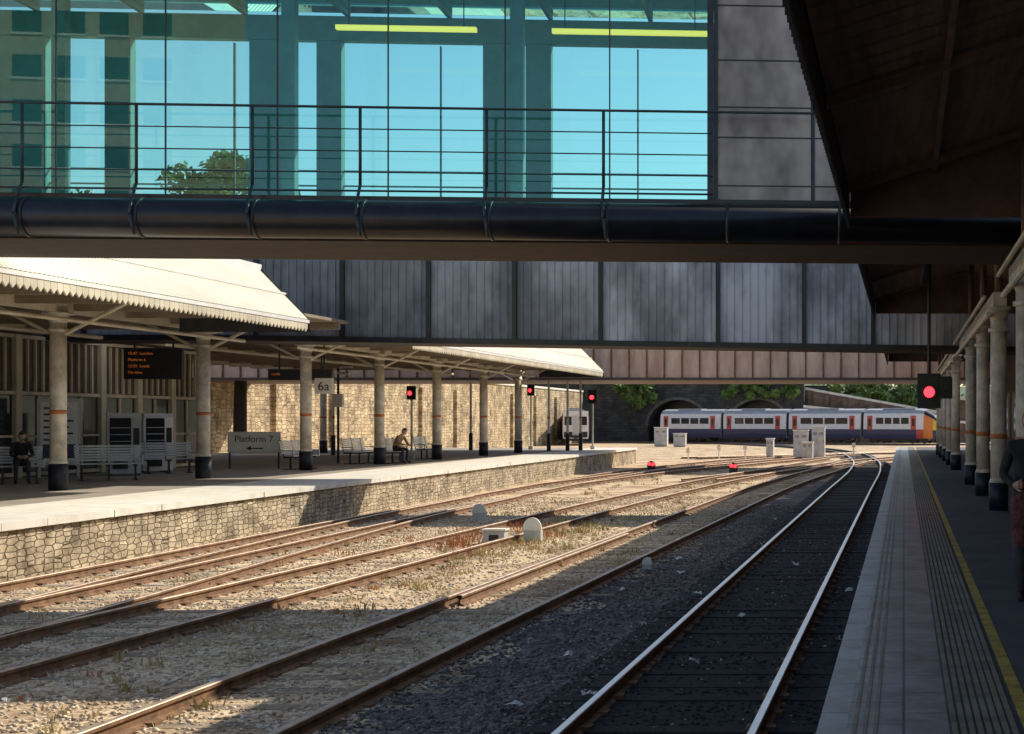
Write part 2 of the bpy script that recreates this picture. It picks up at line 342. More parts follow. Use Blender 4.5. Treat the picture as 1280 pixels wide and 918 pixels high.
tufts('green_weeds',[(random.choice([-7.3,-8.0,-10.7,-11.3,-4.8])+random.gauss(0,.3),24+56*random.random(),.15,random.uniform(.06,.16),10) for _ in range(60)],'greenw')

LP=[(-3.45,13.0),(-2.9,13.6),(-2.1,19.),(-1.9,26),(-3.6,15.9),(-6.9,22.5),(-4.2,22),(-2.9,30),(-.75,17),(-.8,22),(-7.4,28),(-3.3,38),(-6.6,14.2),(-7.2,35),(-10.6,24),(-4.1,27),(-3.2,18.2),(-3.7,24.6),(-2.2,15.4),(-3.0,21.5),(-7.0,17.5),(-8.0,13.2)]
for i,(x,y) in enumerate(LP):
    mb=MB(); s=random.uniform(.04,.09)*(1.9 if i==0 else 1); n=9; pts=[]
    c=(0,0,random.uniform(.03,.08))
    for k in range(n):
        a=6.28*k/n; pts.append((s*math.cos(a)*random.uniform(.5,1.2),s*math.sin(a)*random.uniform(.4,1),random.uniform(.0,.07)))
    for k in range(n): mb.poly([c,pts[k],pts[(k+1)%n]],'litter')
    mb.obj('litter',loc=(x,y,.02))

# ------------------------------------------------------------------ left platform
EDGE=[(-13.3,-8),(-13.9,12),(-14.1,23),(-14.7,38),(-15.4,60),(-16.3,90)]
EC=catmull(EDGE,3)
E=empty('platform')
mb=MB()
for a,b in zip(EC[:-1],EC[1:]):
    mb.poly([(-34.5,a.y,.95),(a.x-.55,a.y,.95),(b.x-.55,b.y,.95),(-34.5,b.y,.95)],'plat')
mb.obj('surface',E)
mb=MB()
for a,b in zip(EC[:-1],EC[1:]):
    mb.poly([(a.x,a.y,-.02),(b.x,b.y,-.02),(b.x,b.y,.84),(a.x,a.y,.84)],'stonewall')
mb.poly([(-34.5,90,-.02),(-16.3,90,-.02),(-16.3,90,.95),(-34.5,90,.95)],'stonewall')
mb.poly([(-34.5,-8,-.02),(-34.5,90,-.02),(-34.5,90,.95),(-34.5,-8,.95)],'stonewall')
mb.obj('stone_face',E)
mb=MB()
for a,b in zip(EC[:-1],EC[1:]):
    L_=(b-a); n=max(1,int(L_.length/.9))
    for k in range(n):
        p=a+L_*(k/n); q=a+L_*((k+1)/n-.012/ (L_.length) ); o=random.uniform(-.012,.012)
        for (z0,z1) in((.84,.957),):
            x0=.08+o
            v=[(p.x-.55,p.y),(p.x+x0,p.y),(q.x+x0,q.y),(q.x-.55,q.y)]; i0=len(mb.v)
            mb.v+=[(X,Y,z0) for X,Y in v]+[(X,Y,z1) for X,Y in v]
            for f in [(0,3,2,1),(4,5,6,7),(0,1,5,4),(1,2,6,5),(2,3,7,6),(3,0,4,7)]:
                mb.f.append(tuple(i0+t for t in f)); mb.m.append(mb.mi('coping'))
mb.obj('coping_stones',E)
mb=MB()
for a,b in zip(EC[:-1],EC[1:]):
    mb.poly([(a.x-2.6,a.y,.954),(a.x-.56,a.y,.954),(b.x-.56,b.y,.954),(b.x-2.6,b.y,.954)],'coping')
mb.obj('pale_paving_strip',E)

# ------------------------------------------------------------------ right platform
E=empty('platform')
mb=MB(); mb.box(-.40,14,-12,92,-.02,.80,'bricky'); mb.box(-.452,14,-12,92,.80,.95,'coping'); mb.obj('body',E)
mb=MB(); mb.poly([(-.45,-12,.954),(-.30,-12,.954),(-.30,92,.954),(-.45,92,.954)],'slabedge'); mb.obj('edge_strip',E)
mb=MB(); mb.poly([(-.30,-12,.954),(.235,-12,.954),(.235,92,.954),(-.30,92,.954)],'slab'); mb.obj('paving_slabs',E)
mb=MB()
for k in range(3):
    x=-.27+k*.055; mb.box(x,x+.022,-12,92,.954,.959,'tactile')
for k in range(8):
    x=.25+k*.044
    y=-12
    while y<92:
        L_=.396 if y<40 else 4; mb.box(x,x+.028,y,y+L_-.008,.9585,.966,'tactile'); y+=L_
mb.poly([(.235,-12,.958),(.6,-12,.958),(.6,92,.958),(.235,92,.958)],'plat_r')
mb.obj('tactile_strip',E)
mb=MB(); mb.poly([(.62,-12,.958),(.70,-12,.958),(.70,92,.958),(.62,92,.958)],'yellow'); mb.obj('yellow_line',E)
mb=MB(); mb.poly([(.6,-12,.954),(14,-12,.954),(14,92,.954),(.6,92,.954)],'plat_r'); mb.obj('asphalt',E)
E=empty('station_building'); mb=MB(); mb.box(5,5.4,-12,76,.95,6.5,'bricky'); mb.obj('wall',E)
mb=MB()
for k in range(16):
    y=-8+k*5.2; mb.box(4.93,5.0-.002,y,y+2,1.9,3.8,'winglass'); mb.box(4.9,4.99,y-.1,y,1.8,3.9,'cream'); mb.box(4.9,4.99,y+2,y+2.1,1.8,3.9,'cream')
mb.obj('windows',E)

# ------------------------------------------------------------------ columns
def column(mb,x,y,r,z0,z1,base,bandz,rbase,capw,n=14):
    mb.cyl((x,y,z0),(x,y,z0+base),rbase,'navy',n)
    mb.cyl((x,y,z0+base),(x,y,z0+base+.08),rbase,'greyw',n,r1=r)
    mb.cyl((x,y,z0+base+.08),(x,y,z1-.25),r,'greyw',n)
    mb.cyl((x,y,bandz),(x,y,bandz+.09),r+.006,'orange',n)
    mb.cyl((x,y,z1-.45),(x,y,z1-.38),r+.04,'greyw',n)
    mb.cyl((x,y,z1-.25),(x,y,z1-.06),r,'greyw',n,r1=capw)
    mb.box(x-capw,x+capw,y-capw,y+capw,z1-.06,z1,'greyw')
def valance(mb,x,y0,y1,ztop,zbot,k,w=.16,depth=.09,th=.03):
    n=int((y1-y0)/w)
    for i in range(n):
        a=y0+i*w; b=a+w*.94; c=(a+b)/2; i0=len(mb.v)
        pr=[(a,ztop),(a,zbot+depth),(c,zbot),(b,zbot+depth),(b,ztop)]
        mb.v+=[(x-th/2,p,q) for p,q in pr]+[(x+th/2,p,q) for p,q in pr]
        mi=mb.mi(k)
        mb.f.append((i0+4,i0+3,i0+2,i0+1,i0)); mb.m.append(mi); mb.f.append(tuple(i0+5+t for t in range(5))); mb.m.append(mi)
        for t in range(4): mb.f.append((i0+t,i0+t+1,i0+6+t,i0+5+t)); mb.m.append(mi)

def rcanopy(y0,y1,cols):
    E=empty('platform_canopy')
    mb=MB(); valance(mb,-.83,y0,y1,6.0,5.43,'steel_dark',w=.2,depth=.17); mb.box(-.86,-.80,y0,y1,6.0,6.2,'beam'); mb.obj('valance',E)
    mb=MB()
    prof=[(-.80,5.95),(1.7,6.75),(4.6,5.95),(12,5.95)]
    for (xa,za),(xb,zb) in zip(prof[:-1],prof[1:]):
        mb.poly([(xa,y0,za),(xa,y1,za),(xb,y1,zb),(xb,y0,zb)],'ceil')
        mb.poly([(xa,y0,za+.12),(xb,y0,zb+.12),(xb,y1,zb+.12),(xa,y1,za+.12)],'steel_dark')
    mb.obj('roof',E)
    mb=MB()
    # slatted boarding: shallow cover strips across the slope
    y=y0+.1
    while y<y1-.2:
        for (xa,za,xb,zb) in((-.79,5.952,1.69,6.746),(1.71,6.746,4.59,5.952)):
            mb.poly([(xa,y,za-.012),(xb,y,zb-.012),(xb,y+.03,zb-.012),(xa,y+.03,za-.012)],'beam')
        y+=.45
    for x in(.45,2.9):
        z=5.95+.32*(x+.8) if x<1.7 else 6.75-.276*(x-1.7)
        mb.box(x-.035,x+.035,y0,y1,z-.1,z-.014,'beam')
    y=y0+3
    while y<y1:
        for (xa,za,xb,zb) in((-.8,5.9,1.7,6.7),(1.7,6.7,4.6,5.9)):
            i0=len(mb.v)
            for yy in(y-.04,y+.04):
                mb.v+=[(xa,yy,za-.1),(xb,yy,zb-.1),(xb,yy,zb-.0),(xa,yy,za-.0)]
            for f in [(0,1,2,3),(7,6,5,4),(0,4,5,1),(1,5,6,2),(2,6,7,3),(3,7,4,0)]:
                mb.f.append(tuple(i0+t for t in f)); mb.m.append(mb.mi('beam'))
        y+=5.6
    mb.box(-.8,4.6,y1-.12,y1,5.62,6.75,'beam')
    mb.box(1.58,1.82,y0,y1,4.6,4.84,'greyw')
    mb.cyl((1.5,y0,4.45),(1.5,y1,4.45),.05,'greyw',8)
    mb.cyl((1.42,y0,4.75),(1.42,y1,4.75),.035,'cream',8)
    mb.obj('beams',E)
    mb=MB()
    for y in cols:
        column(mb,1.7,y,.145,.95,4.6,.5,2.24,.175,.2)
        mb.cyl((1.7,y,4.84),(1.7,y,6.6),.07,'beam',8)
    mb.obj('columns',E,smooth=True)
rcanopy(-10,22.3,[-2.,3.8,9.4,15.,20.6])
rcanopy(26.2,42.2,[26.6,31.8,37.4])
rcanopy(46.3,76,[48.6,54.2,59.8,65.4,71])

# ------------------------------------------------------------------ left canopies
def lcanopy(y0,y1,yflat,xe,cols):
    E=empty('platform_canopy')
    mb=MB(); valance(mb,xe,y0,y1,5.02,4.80,'cream',w=.2,depth=.09)
    mb.box(xe-.06,xe+.03,y0,y1,5.02,5.10,'white'); mb.obj('valance',E)
    mb=MB(); xt=xe-1.25; zt=6.38
    n=int((y1-y0)/.14)
    for i in range(n):
        a=y0+i*.14; b=a+.14; o=.018
        q=[(a,0),(a+.035,o),(a+.105,o),(b,0)]
        for (ya,oa),(yb,ob) in zip(q[:-1],q[1:]):
            mb.poly([(xe+oa,ya,5.10+oa),(xe+ob,yb,5.10+ob),(xt+ob,yb,zt+ob),(xt+oa,ya,zt+oa)],'creamroof')
    mb.poly([(xe-.05,y0,5.05),(xt,y0,zt-.06),(xt,y1,zt-.06),(xe-.05,y1,5.05)],'ceil2')
    mb.box(xt-.25,xt+.06,y0,y1,zt-.02,zt+.12,'white')
    mb.box(xe-.62,xe-.57,y0,y1,5.74,5.79,'white')
    mb.poly([(xt,y0,zt+.02),(xt,y1,zt+.02),(-32,y1,zt-.4),(-32,y0,zt-.4)],'steel_dark')
    mb.poly([(xe+.04,y1-.02,4.8),(xe+.04,y1-.02,5.1),(xt,y1-.02,zt+.1),(xt-2,y1-.02,zt),(xt-2,y1-.02,4.8)],'steel_dark')
    mb.obj('sloping_roof',E)
    mb=MB(); mb.box(-32,xe-.9,y0,yflat,5.34,5.42,'ceil2')
    mb.obj('ceiling',E)
    mb=MB()
    for x in(-19.6,-24.8,-30): mb.box(x-.1,x+.1,y0,yflat,5.08,5.336,'cream')
    for x in(-17.2,-22.2,-27.4): mb.box(x-.05,x+.05,y0,yflat,5.2,5.336,'ceil2')
    y=y0+1
    while y<yflat-.3:
        mb.box(-32,xe-.9,y-.05,y+.05,5.14,5.33,'ceil2')
        y+=2.3
    mb.cyl((-18.9,y0,4.85),(-18.9,yflat,4.85),.05,'cream',8)
    mb.cyl((-23,y0,4.95),(-23,yflat,4.95),.06,'cream',8)
    for y in cols:
        mb.cyl((-19.6,y,4.5),(-18.0,y,5.3),.045,'cream',8); mb.cyl((-19.6,y,4.5),(-21.2,y,5.3),.045,'cream',8)
    mb.obj('beams',E)
    mb=MB()
    for y in cols: column(mb,-19.6,y,.18,.95,5.08,.62,2.72,.21,.25)
    for y in cols[::2]: column(mb,-29.5,y,.16,.95,5.08,.62,2.72,.2,.26)
    mb.obj('columns',E,smooth=True)
lcanopy(20,37.3,42.4,-15.0,[27.4,34.3,41.4])
lcanopy(46.2,75.5,75.5,-15.35,[48.5,55.3,62.1,69,75.2])

# ------------------------------------------------------------------ glazed footbridge
E=empty('footbridge',(-2.5,23,0),math.radians(3.9))
XL,XR=-24,9; DB=2.5; ZR=9.45
mb=MB(); mb.cyl((XL,-.30,5.59),(XR,-.30,5.59),.29,'black',28)
for x in(-15.7,-14.0,-12.3,-10.62,-8.98,-7.3,-5.72,-3.85,-2.1,-.3,1.4): mb.cyl((x+.06,-.30,5.59),(x+.11,-.30,5.59),.302,'steel_dark',28)
mb.obj('tube_beam',E,smooth=True)
mb=MB(); mb.box(XL,XR,-.18,DB,5.28,5.36,'soffit'); mb.box(XL,XR,-.02,DB-.02,5.362,5.9,'steel_dark')
mb.box(XL,XR,-.16,.06,5.902,5.97,'black')
mb.obj('deck',E)
mb=MB(); mb.poly([(XL,0.02,ZR),(-.46,.02,ZR),(-.46,DB-.03,ZR),(XL,DB-.03,ZR)],'glassb')
mb.box(XL,-.46,.0,.14,ZR+.005,ZR+.1,'teal_int'); mb.box(XL,-.46,DB-.14,DB,ZR+.005,ZR+.1,'teal_int')
for x in np.arange(-23.5,-.6,1.68): mb.box(x-.035,x+.035,.14,DB-.14,ZR-.1,ZR-.005,'teal_int')
mb.obj('glazed_roof',E)  # roof above the view, made glass so sunlight reaches the tracks
mb=MB(); mb.poly([(XL,0,5.97),(-.45,0,5.97),(-.45,0,ZR),(XL,0,ZR)],'glass'); mb.obj('front_glass',E)
mb=MB(); mb.poly([(XL,DB-.02,5.9),(-.45,DB-.02,5.9),(-.45,DB-.02,ZR),(XL,DB-.02,ZR)],'glassb'); mb.obj('rear_glass',E)
mb=MB()
for x in(-15.6,-13.8,-12.0,-10.3,-8.7,-7.05,-5.4,-3.64,-2.05): mb.box(x-.01,x+.01,-.012,.012,5.975,ZR-.01,'rail_paint')
for x in(-10.35,-6.95,-3.5): mb.box(x-.1,x+.1,.16,.34,5.9,ZR-.11,'teal_int')
mb.obj('mullions',E)
mb=MB(); cv=lambda x:(x-2.76)*.944+2.655
for a,b in((-20,-17.2),(-15.2,-12.3),(-11.3,-10.86),(-8.83,-8.28),(-7.67,-7.24),(-4.77,-4.27),(-4.02,-3.57),(-.72,-.4)):
    mb.box(cv(a),min(cv(b),-.465),DB-.25,DB-.05,5.9,8.92,'teal_int')
mb.box(XL,-.465,DB-.24,DB-.06,8.93,ZR-.11,'teal_int')
for x in(-9.15,-5.55,-2.05): mb.box(cv(x)-.012,cv(x)+.012,DB-.1,DB-.04,5.9,8.9,'steel_dark')
for z in(6.3,6.5,6.75): mb.box(XL,-.5,DB-.12,DB-.08,z,z+.025,'teal_int')
mb.obj('rear_frame',E)
mb=MB()
for a,b in((-6.5,-4.3),(-3.1,-.62)): 
    mb.box(a,b,1.0,1.1,8.80,8.87,'striplight')
    for x in(a+.2,b-.2): mb.cyl((x,1.05,8.87),(x,1.05,ZR-.02),.01,'black',6)
mb.obj('strip_lights',E)
mb=MB()
for x in [ -15.7,-14.0,-12.3,-10.62,-8.98,-7.3,-5.72,-3.85,-2.1]:
    pts=[(x,-.34,7.28),(x,-.34,6.1),(x,-.5,5.86),(x+.03,-.64,5.6),(x+.08,-.6,5.3)]
    for a,b in zip(pts[:-1],pts[1:]): mb.cyl(a,b,.024,'rail_paint',8)
for z,r in((7.28,.02),(6.95,.01),(6.62,.01),(6.30,.01),(6.02,.016)):
    mb.cyl((XL,-.34,z),(-.45 if z<7 else 1.2,-.34,z),r,'rail_paint',8)
mb.obj('handrail',E,smooth=True)
mb=MB()
mb.box(-.45,XR,.0,DB,5.972,ZR+.1,'clad2')
for z in(6.2,6.95,7.42,8.15,9.0): mb.box(-.40,XR,-.012,.0-.001,z,z+.02,'black')
for x in(-.45,1.05,2.6): mb.box(x,x+.06,-.03,-.002,5.975,ZR,'steel_dark')
mb.box(-.55,-.46,-.06,.1,5.975,ZR,'steel_dark')
mb.obj('side_cladding',E)
mb=MB()
for x in(4.9,-23): 
    for y in(.3,2): mb.cyl((x,y,.0),(x,y,5.2),.2,'steel_dark',12)
mb.obj('piers',E,smooth=True)

# ------------------------------------------------------------------ ribbed steel footbridge
E=empty('footbridge')
xs=[-45,-40,-36,-32,-28,-26.2,-23.8,-21.3,-18.8,-16.3,-13.8,-11.3,-8.8,-5.4,-2.9,-.9,2.5,6]
zb=lambda x:4.85-(max(x,-20)+16.3)*.0147
zt=lambda x:7.25-(max(x,-20)+16.3)*.006
mb=MB()
for i,(a,b) in enumerate(zip(xs[:-1],xs[1:])):
    Y0,Y1=43.0,44.9
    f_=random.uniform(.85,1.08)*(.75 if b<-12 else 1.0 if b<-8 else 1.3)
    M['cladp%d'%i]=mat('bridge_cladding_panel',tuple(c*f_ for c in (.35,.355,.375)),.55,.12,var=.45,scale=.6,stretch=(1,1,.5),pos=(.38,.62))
    v=[(a,Y0,zb(a)+.1),(b,Y0,zb(b)+.1),(b,Y1,zb(b)+.1),(a,Y1,zb(a)+.1),(a,Y0,zt(a)),(b,Y0,zt(b)),(b,Y1,zt(b)),(a,Y1,zt(a))]
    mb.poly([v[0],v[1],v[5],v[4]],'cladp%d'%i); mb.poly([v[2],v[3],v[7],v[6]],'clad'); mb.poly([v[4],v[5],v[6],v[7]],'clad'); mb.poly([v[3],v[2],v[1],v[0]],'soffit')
    mb.poly([(a,42.93,zb(a)),(b,42.93,zb(b)),(b,42.93,zb(b)+.16),(a,42.93,zb(a)+.16)],'black')
    mb.poly([(a,42.93,zb(a)),(a,Y1,zb(a)),(b,Y1,zb(b)),(b,42.93,zb(b))],'soffit')
    mb.poly([(a,42.93,zb(a)+.16),(b,42.93,zb(b)+.16),(b,43,zb(b)+.16),(a,43,zb(a)+.16)],'black')
mb.obj('box_girder',E)
mb=MB()
for i,(a,b) in enumerate(zip(xs[:-1],xs[1:])):
    mb.box(a-.06,a+.06,42.88,42.995,zb(a)+.165,zt(a),'black')
    n=int((b-a)/.22)
    for k in range(1,n):
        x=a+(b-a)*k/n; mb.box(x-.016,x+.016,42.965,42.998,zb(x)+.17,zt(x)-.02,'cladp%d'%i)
mb.obj('ribs',E)
mb=MB()
for x in(4.3,-33): mb.box(x-.25,x+.25,43.4,44.7,0,4.55,'steel_dark')
mb.obj('piers',E)

# ------------------------------------------------------------------ rusty road bridge
E=empty('railway_overbridge')
mb=MB(); mb.box(-48,14,78,86,4.86,7.2,'rustpanel'); mb.box(-48,14,77.85,86.1,4.72,4.855,'beam'); mb.obj('girder',E)
mb=MB()
for x in np.arange(-48,14,.93): mb.box(x,x+.07,77.9,77.997,4.86,7.1,'rust'); 
mb.box(-48,14,77.88,77.995,7.12,7.3,'rust')
mb.obj('stiffeners',E)
mb=MB(); mb.box(9,11,78.2,85.8,0,4.7,'brickx'); mb.box(-43,-40,78.2,85.8,0,4.7,'brickx'); mb.obj('abutments',E)

# ------------------------------------------------------------------ retaining walls, tunnel
E=empty('stone_retaining_wall')
mb=MB(); mb.box(-39,-38,30,175,-.02,6.0,'retwall'); mb.obj('face',E)
mb=MB(); mb.box(-39.1,-37.9,30,175,6.0,6.2,'coping')
mb.obj('capping',E)
mb=MB()
for y in np.arange(44,170,9.0): mb.box(-38,-37.75,y,y+.9,-.02,5.2,'retwall')
mb.obj('buttresses',E)
E=empty('tunnel_portal')
def archwall(mb,xa,xb,ztop,Y,th,arches,k):
    N_=16; x=xa
    for cx,hw,sp_ in sorted(arches):
        mb.box(x,cx-hw,Y,Y+th,-.02,ztop,k)
        for i in range(N_):
            t0=math.pi-math.pi*i/N_; t1=math.pi-math.pi*(i+1)/N_
            x0,x1=cx+hw*math.cos(t0),cx+hw*math.cos(t1); z0,z1=sp_+hw*.9*math.sin(t0),sp_+hw*.9*math.sin(t1)
            mb.poly([(x0,Y,z0),(x1,Y,z1),(x1,Y,ztop),(x0,Y,ztop)],k)
            mb.poly([(x0,Y,z0),(x0,Y+th*6,z0),(x1,Y+th*6,z1),(x1,Y,z1)],k)
            a=1.09; mb.poly([(x0,Y-.06,z0),(x1,Y-.06,z1),(cx+(x1-cx)*a,Y-.06,sp_+(z1-sp_)*a+.05),(cx+(x0-cx)*a,Y-.06,sp_+(z0-sp_)*a+.05)],'ds2')
        x=cx+hw
    mb.box(x,xb,Y,Y+th,-.02,ztop,k)
mb=MB(); archwall(mb,-48,-12,7.4,178,1.0,[(-27.2,3.6,1.9),(-17.5,3.6,1.9)],'darkstone'); mb.box(-48,-12,177.8,179.2,7.4,7.7,'darkstone')
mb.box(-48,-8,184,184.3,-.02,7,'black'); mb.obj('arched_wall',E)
E=empty('brick_retaining_wall')
mb=MB()
for k,(x0,x1,za,zb_,Y) in enumerate([(-12,6,6.4,3.2,180),(-12,10,4.2,2.0,176.5),(-5,14,6.6,4.6,190)]):
    v=[(x0,Y,-.02),(x1,Y,-.02),(x1,Y,zb_),(x0,Y,za)]
    mb.poly(v,'brickx'); mb.poly([(x0,Y-.15,za),(x1,Y-.15,zb_),(x1,Y-.15,zb_+.3),(x0,Y-.15,za+.3)],'coping'); mb.poly([(x0,Y-.15,za+.3),(x1,Y-.15,zb_+.3),(x1,Y+.5,zb_+.3),(x0,Y+.5,za+.3)],'coping')
    for t in np.linspace(.03,.97,9):
        x=x0+(x1-x0)*t; z=za+(zb_-za)*t; mb.box(x-.25,x+.25,Y-.25,Y-.16,0,z,'brickx')
mb.obj('wall',E)

# ------------------------------------------------------------------ trees
def leafcloud(mb,clumps,per,size,k='leaf'):
    for (cx,cy,cz,r) in clumps:
        for i in range(per):
            d=Vector((random.gauss(0,1),random.gauss(0,1),random.gauss(0,1))).normalized()*r*(random.random()**.4)
            p=Vector((cx,cy,cz))+Vector((d.x,d.y,d.z*.8)); s=size*random.uniform(.5,1.2)
            a=Vector((random.gauss(0,1),random.gauss(0,1),random.gauss(0,1))).normalized(); b=a.orthogonal().normalized()*s*.5; a=a*s
            mb.poly([p-a,p-b,p+a,p+b],k)
def tree(x,y,h,cr,nc=16,per=130,size=.22):
    E=empty('tree',(x,y,0)); mb=MB(); ht=h-cr*2
    mb.cyl((0,0,0),(0.1,0,ht),h*.022,'bark',9,r1=h*.014)
    cl=[]
    for i in range(nc):
        a=random.uniform(0,6.28); rr=cr*random.uniform(.2,1.0); z=ht+cr*random.uniform(.1,1.7); f=1-abs((z-ht-cr)/cr)*.4
        c=(rr*math.cos(a)*f,rr*math.sin(a)*f,z,cr*random.uniform(.22,.42)); cl.append(c)
        mb.cyl((0.1,0,ht*random.uniform(.8,1)),c[:3],h*.008,'bark',5,r1=.02)
    mb.obj('trunk_and_limbs',E); m2=MB(); leafcloud(m2,cl,per,size,'leaf2'); m2.obj('crown',E)
tree(-35.9,80,17.6,3.9,30,170,.24)
tree(-45.5,84,16.0,3.2,16,130,.24)
mb=MB(); cl=[]
for i in range(90):
    x=random.uniform(-60,40); cl.append((x,random.uniform(196,225),random.uniform(3,11)+(2 if x<-10 else -1),random.uniform(1.6,3)))
for i in range(70): 
    x=random.uniform(-9,6); cl.append((x,181.5+random.random()*6,random.uniform(3.6,8),random.uniform(.6,1.3)))
for i in range(10):
    x=random.uniform(-10,4); cl.append((x,175.5,random.uniform(.5,3.5),random.uniform(.4,.9)))
for i in range(14): cl.append((random.uniform(-34,-30),177,random.uniform(4.5,7.2),.8))
for i in range(18): cl.append((random.uniform(-23,-13),177.2,random.uniform(5.6,7.6),.5))
leafcloud(mb,cl,70,.5,'leaf2'); mb.obj('distant_trees')
mb=MB()
for i in range(24):
    x0=-260+i*22; x1=x0+22; h0=9+3*math.sin(i*.9); h1=9+3*math.sin((i+1)*.9)
    mb.poly([(x0,228,0),(x1,228,0),(x1,262,h1),(x0,262,h0)],'leaf'); mb.poly([(x0,262,h0),(x1,262,h1),(x1,420,h1+6),(x0,420,h0+6)],'leaf')
mb.obj('hill')

# ------------------------------------------------------------------ trains
def coach(mb,x0,x1,nose=False):
    half=[(1.28,.55),(1.36,1.0),(1.37,1.55),(1.36,2.05),(1.32,2.85),(1.22,3.25),(.85,3.62),(0,3.8)]
    full=half+[(-a,b) for a,b in half[-2::-1]]
    bands=['t_blue','t_blue','t_white','t_white','t_white','t_roof','t_roof']; bands=bands+bands[::-1]
    secs=[(x0,1,0),(x1-(2.6 if nose else 0),1,0)]
    if nose: secs+=[(x1-1.8,.97,.1),(x1-.8,.84,.7),(x1,.62,1.6)]
    n=len(full); i0=len(mb.v)
    for (x,s,dz) in secs:
        for a,b in full:
            zz=b if b<1.3 else b-(b-1.3)/2.5*dz
            mb.v.append((x,a*s,zz))
    for i in range(len(secs)-1):
        for j in range(n-1):
            a=i0+i*n+j; k=bands[j]
            if nose and i==1 and k!='t_roof': k='t_white' if k=='t_white' else 't_red'
            if nose and i==2: k={'t_white':'t_orange','t_roof':'winglass','t_blue':'t_orange'}[k]
            if nose and i==3: k={'t_white':'t_yellow','t_roof':'winglass','t_blue':'t_blue'}[k]
            mb.f.append((a,a+n,a+n+1,a+1)); mb.m.append(mb.mi(k))
    mb.f.append(tuple(i0+j for j in range(n))); mb.m.append(mb.mi('t_roof'))
    e=i0+(len(secs)-1)*n; mb.f.append(tuple(e+j for j in reversed(range(n)))); mb.m.append(mb.mi('t_yellow' if nose else 't_roof'))
    xe=x1-(2.8 if nose else .9)
    for s in(1,-1):
        Y=lambda o:s*(1.375+o)
        ya,yb=sorted((Y(-.02),Y(.006)))
        mb.box(x0+1.5,xe-.7,ya,yb,2.12,2.78,'winglass')
        nw=4
        for k in range(1,nw):
            x=x0+1.5+(xe-.7-x0-1.5)*k/nw; y2=sorted((Y(-.02),Y(.012))); mb.box(x-.08,x+.08,y2[0],y2[1],2.1,2.8,'t_white')
        for xd in(x0+.45,xe-.45):
            y2=sorted((Y(-.02),Y(.01))); mb.box(xd,xd+.6,y2[0],y2[1],1.5,3.0,'t_red' ); y3=sorted((Y(-.02),Y(.016))); mb.box(xd+.15,xd+.45,y3[0],y3[1],1.9,2.7,'winglass')
    for xb in(x0+1.5,x1-2.6):
        mb.box(xb-1,xb+1,-1.0,1.0,.35,.6,'black')
        for w in(-.7,.7):
            for s in(-.75,.75): mb.cyl((xb+w,s-.06,.42),(xb+w,s+.06,.42),.4,'black',14)
    mb.box(x0+2.6,x1-3.4,-1.1,1.1,.3,.62,'black')
    mb.box(x0+2,x1-3,-.6,.6,3.7,3.86,'t_roof')
ang=math.atan2(158-172,6+26)
E=empty('passenger_train',(-10,165,.15),ang)
mb=MB()
xx=-19.3
for i,l in enumerate((8.4,8.4,9.2,9.2)):
    coach(mb,xx,xx+l-.35,nose=(i==3)); 
    if i<3: mb.box(xx+l-.36,xx+l+.01,-1.1,1.1,.7,3.4,'black')
    xx+=l
mb.obj('coaches',E)
E=empty('diesel_train',(-34.6,156,.15),math.radians(-77))
mb=MB(); coach(mb,-12,0,False)
mb.box(.0,.12,-1.3,1.3,.6,3.5,'t_white'); mb.box(.12,.15,-1.15,-.42,2.0,2.9,'winglass'); mb.box(.12,.15,.42,1.15,2.0,2.9,'winglass'); mb.box(.12,.16,-.35,.35,.9,3.0,'greybox')
mb.box(.12,.15,-1.2,1.2,.7,1.3,'navy'); mb.box(.15,.5,-.2,.2,.6,.95,'black')
for s in(-.85,.85): mb.cyl((.15,s,1.7),(.2,s,1.7),.12,'white',10)
mb.obj('body',E)

# ------------------------------------------------------------------ signals
def signal(x,y,zc,zbase,hang=None,s=1.0):
    E=empty('railway_signal',(x,y,0)); mb=MB()
    mb.box(-.2*s,.2*s,0,.22*s,zc-.28*s,zc+.34*s,'black')
    mb.cyl((0,-.002,zc),(0,-.16*s,zc),.155*s,'black',18)
    mb.box(-.26*s,.26*s,.06,.1,zc-.36*s,zc+.42*s,'black')
    for t in range(7):
        a=math.pi*t/6; mb.box(.15*s*math.cos(a)-.02,.15*s*math.cos(a)+.02,-.3*s,-.1*s,zc+.15*s*math.sin(a)-.012,zc+.15*s*math.sin(a)+.012,'black')
    if hang: 
        mb.cyl((0,.12,zc+.3),(0,.12,hang),.04,'black',8); mb.box(.24,.52,.02,.3,zc-.14,zc+.34,'black'); mb.box(-.1,.5,.1,.14,zc+.3,zc+.36,'black'); mb.cyl((.38,0,zc+.12),(.38,-.12,zc+.12),.09,'black',12)
    else:
        mb.cyl((0,.12,zbase),(0,.12,zc-.25*s),.05,'metal',8); mb.box(-.12,.12,0,.24,zbase,zbase+.2,'greybox')
    mb.obj('head_and_post',E)
    m2=MB(); m2.cyl((0,-.165*s,zc),(0,-.175*s,zc),.12*s,'red',18); m2.obj('red_aspect',E)
signal(.56,33,3.2,.95,hang=6.2)
signal(-17.9,85,3.93,.95,s=1.0)
signal(-21.2,84,4.3,.95,s=.8)
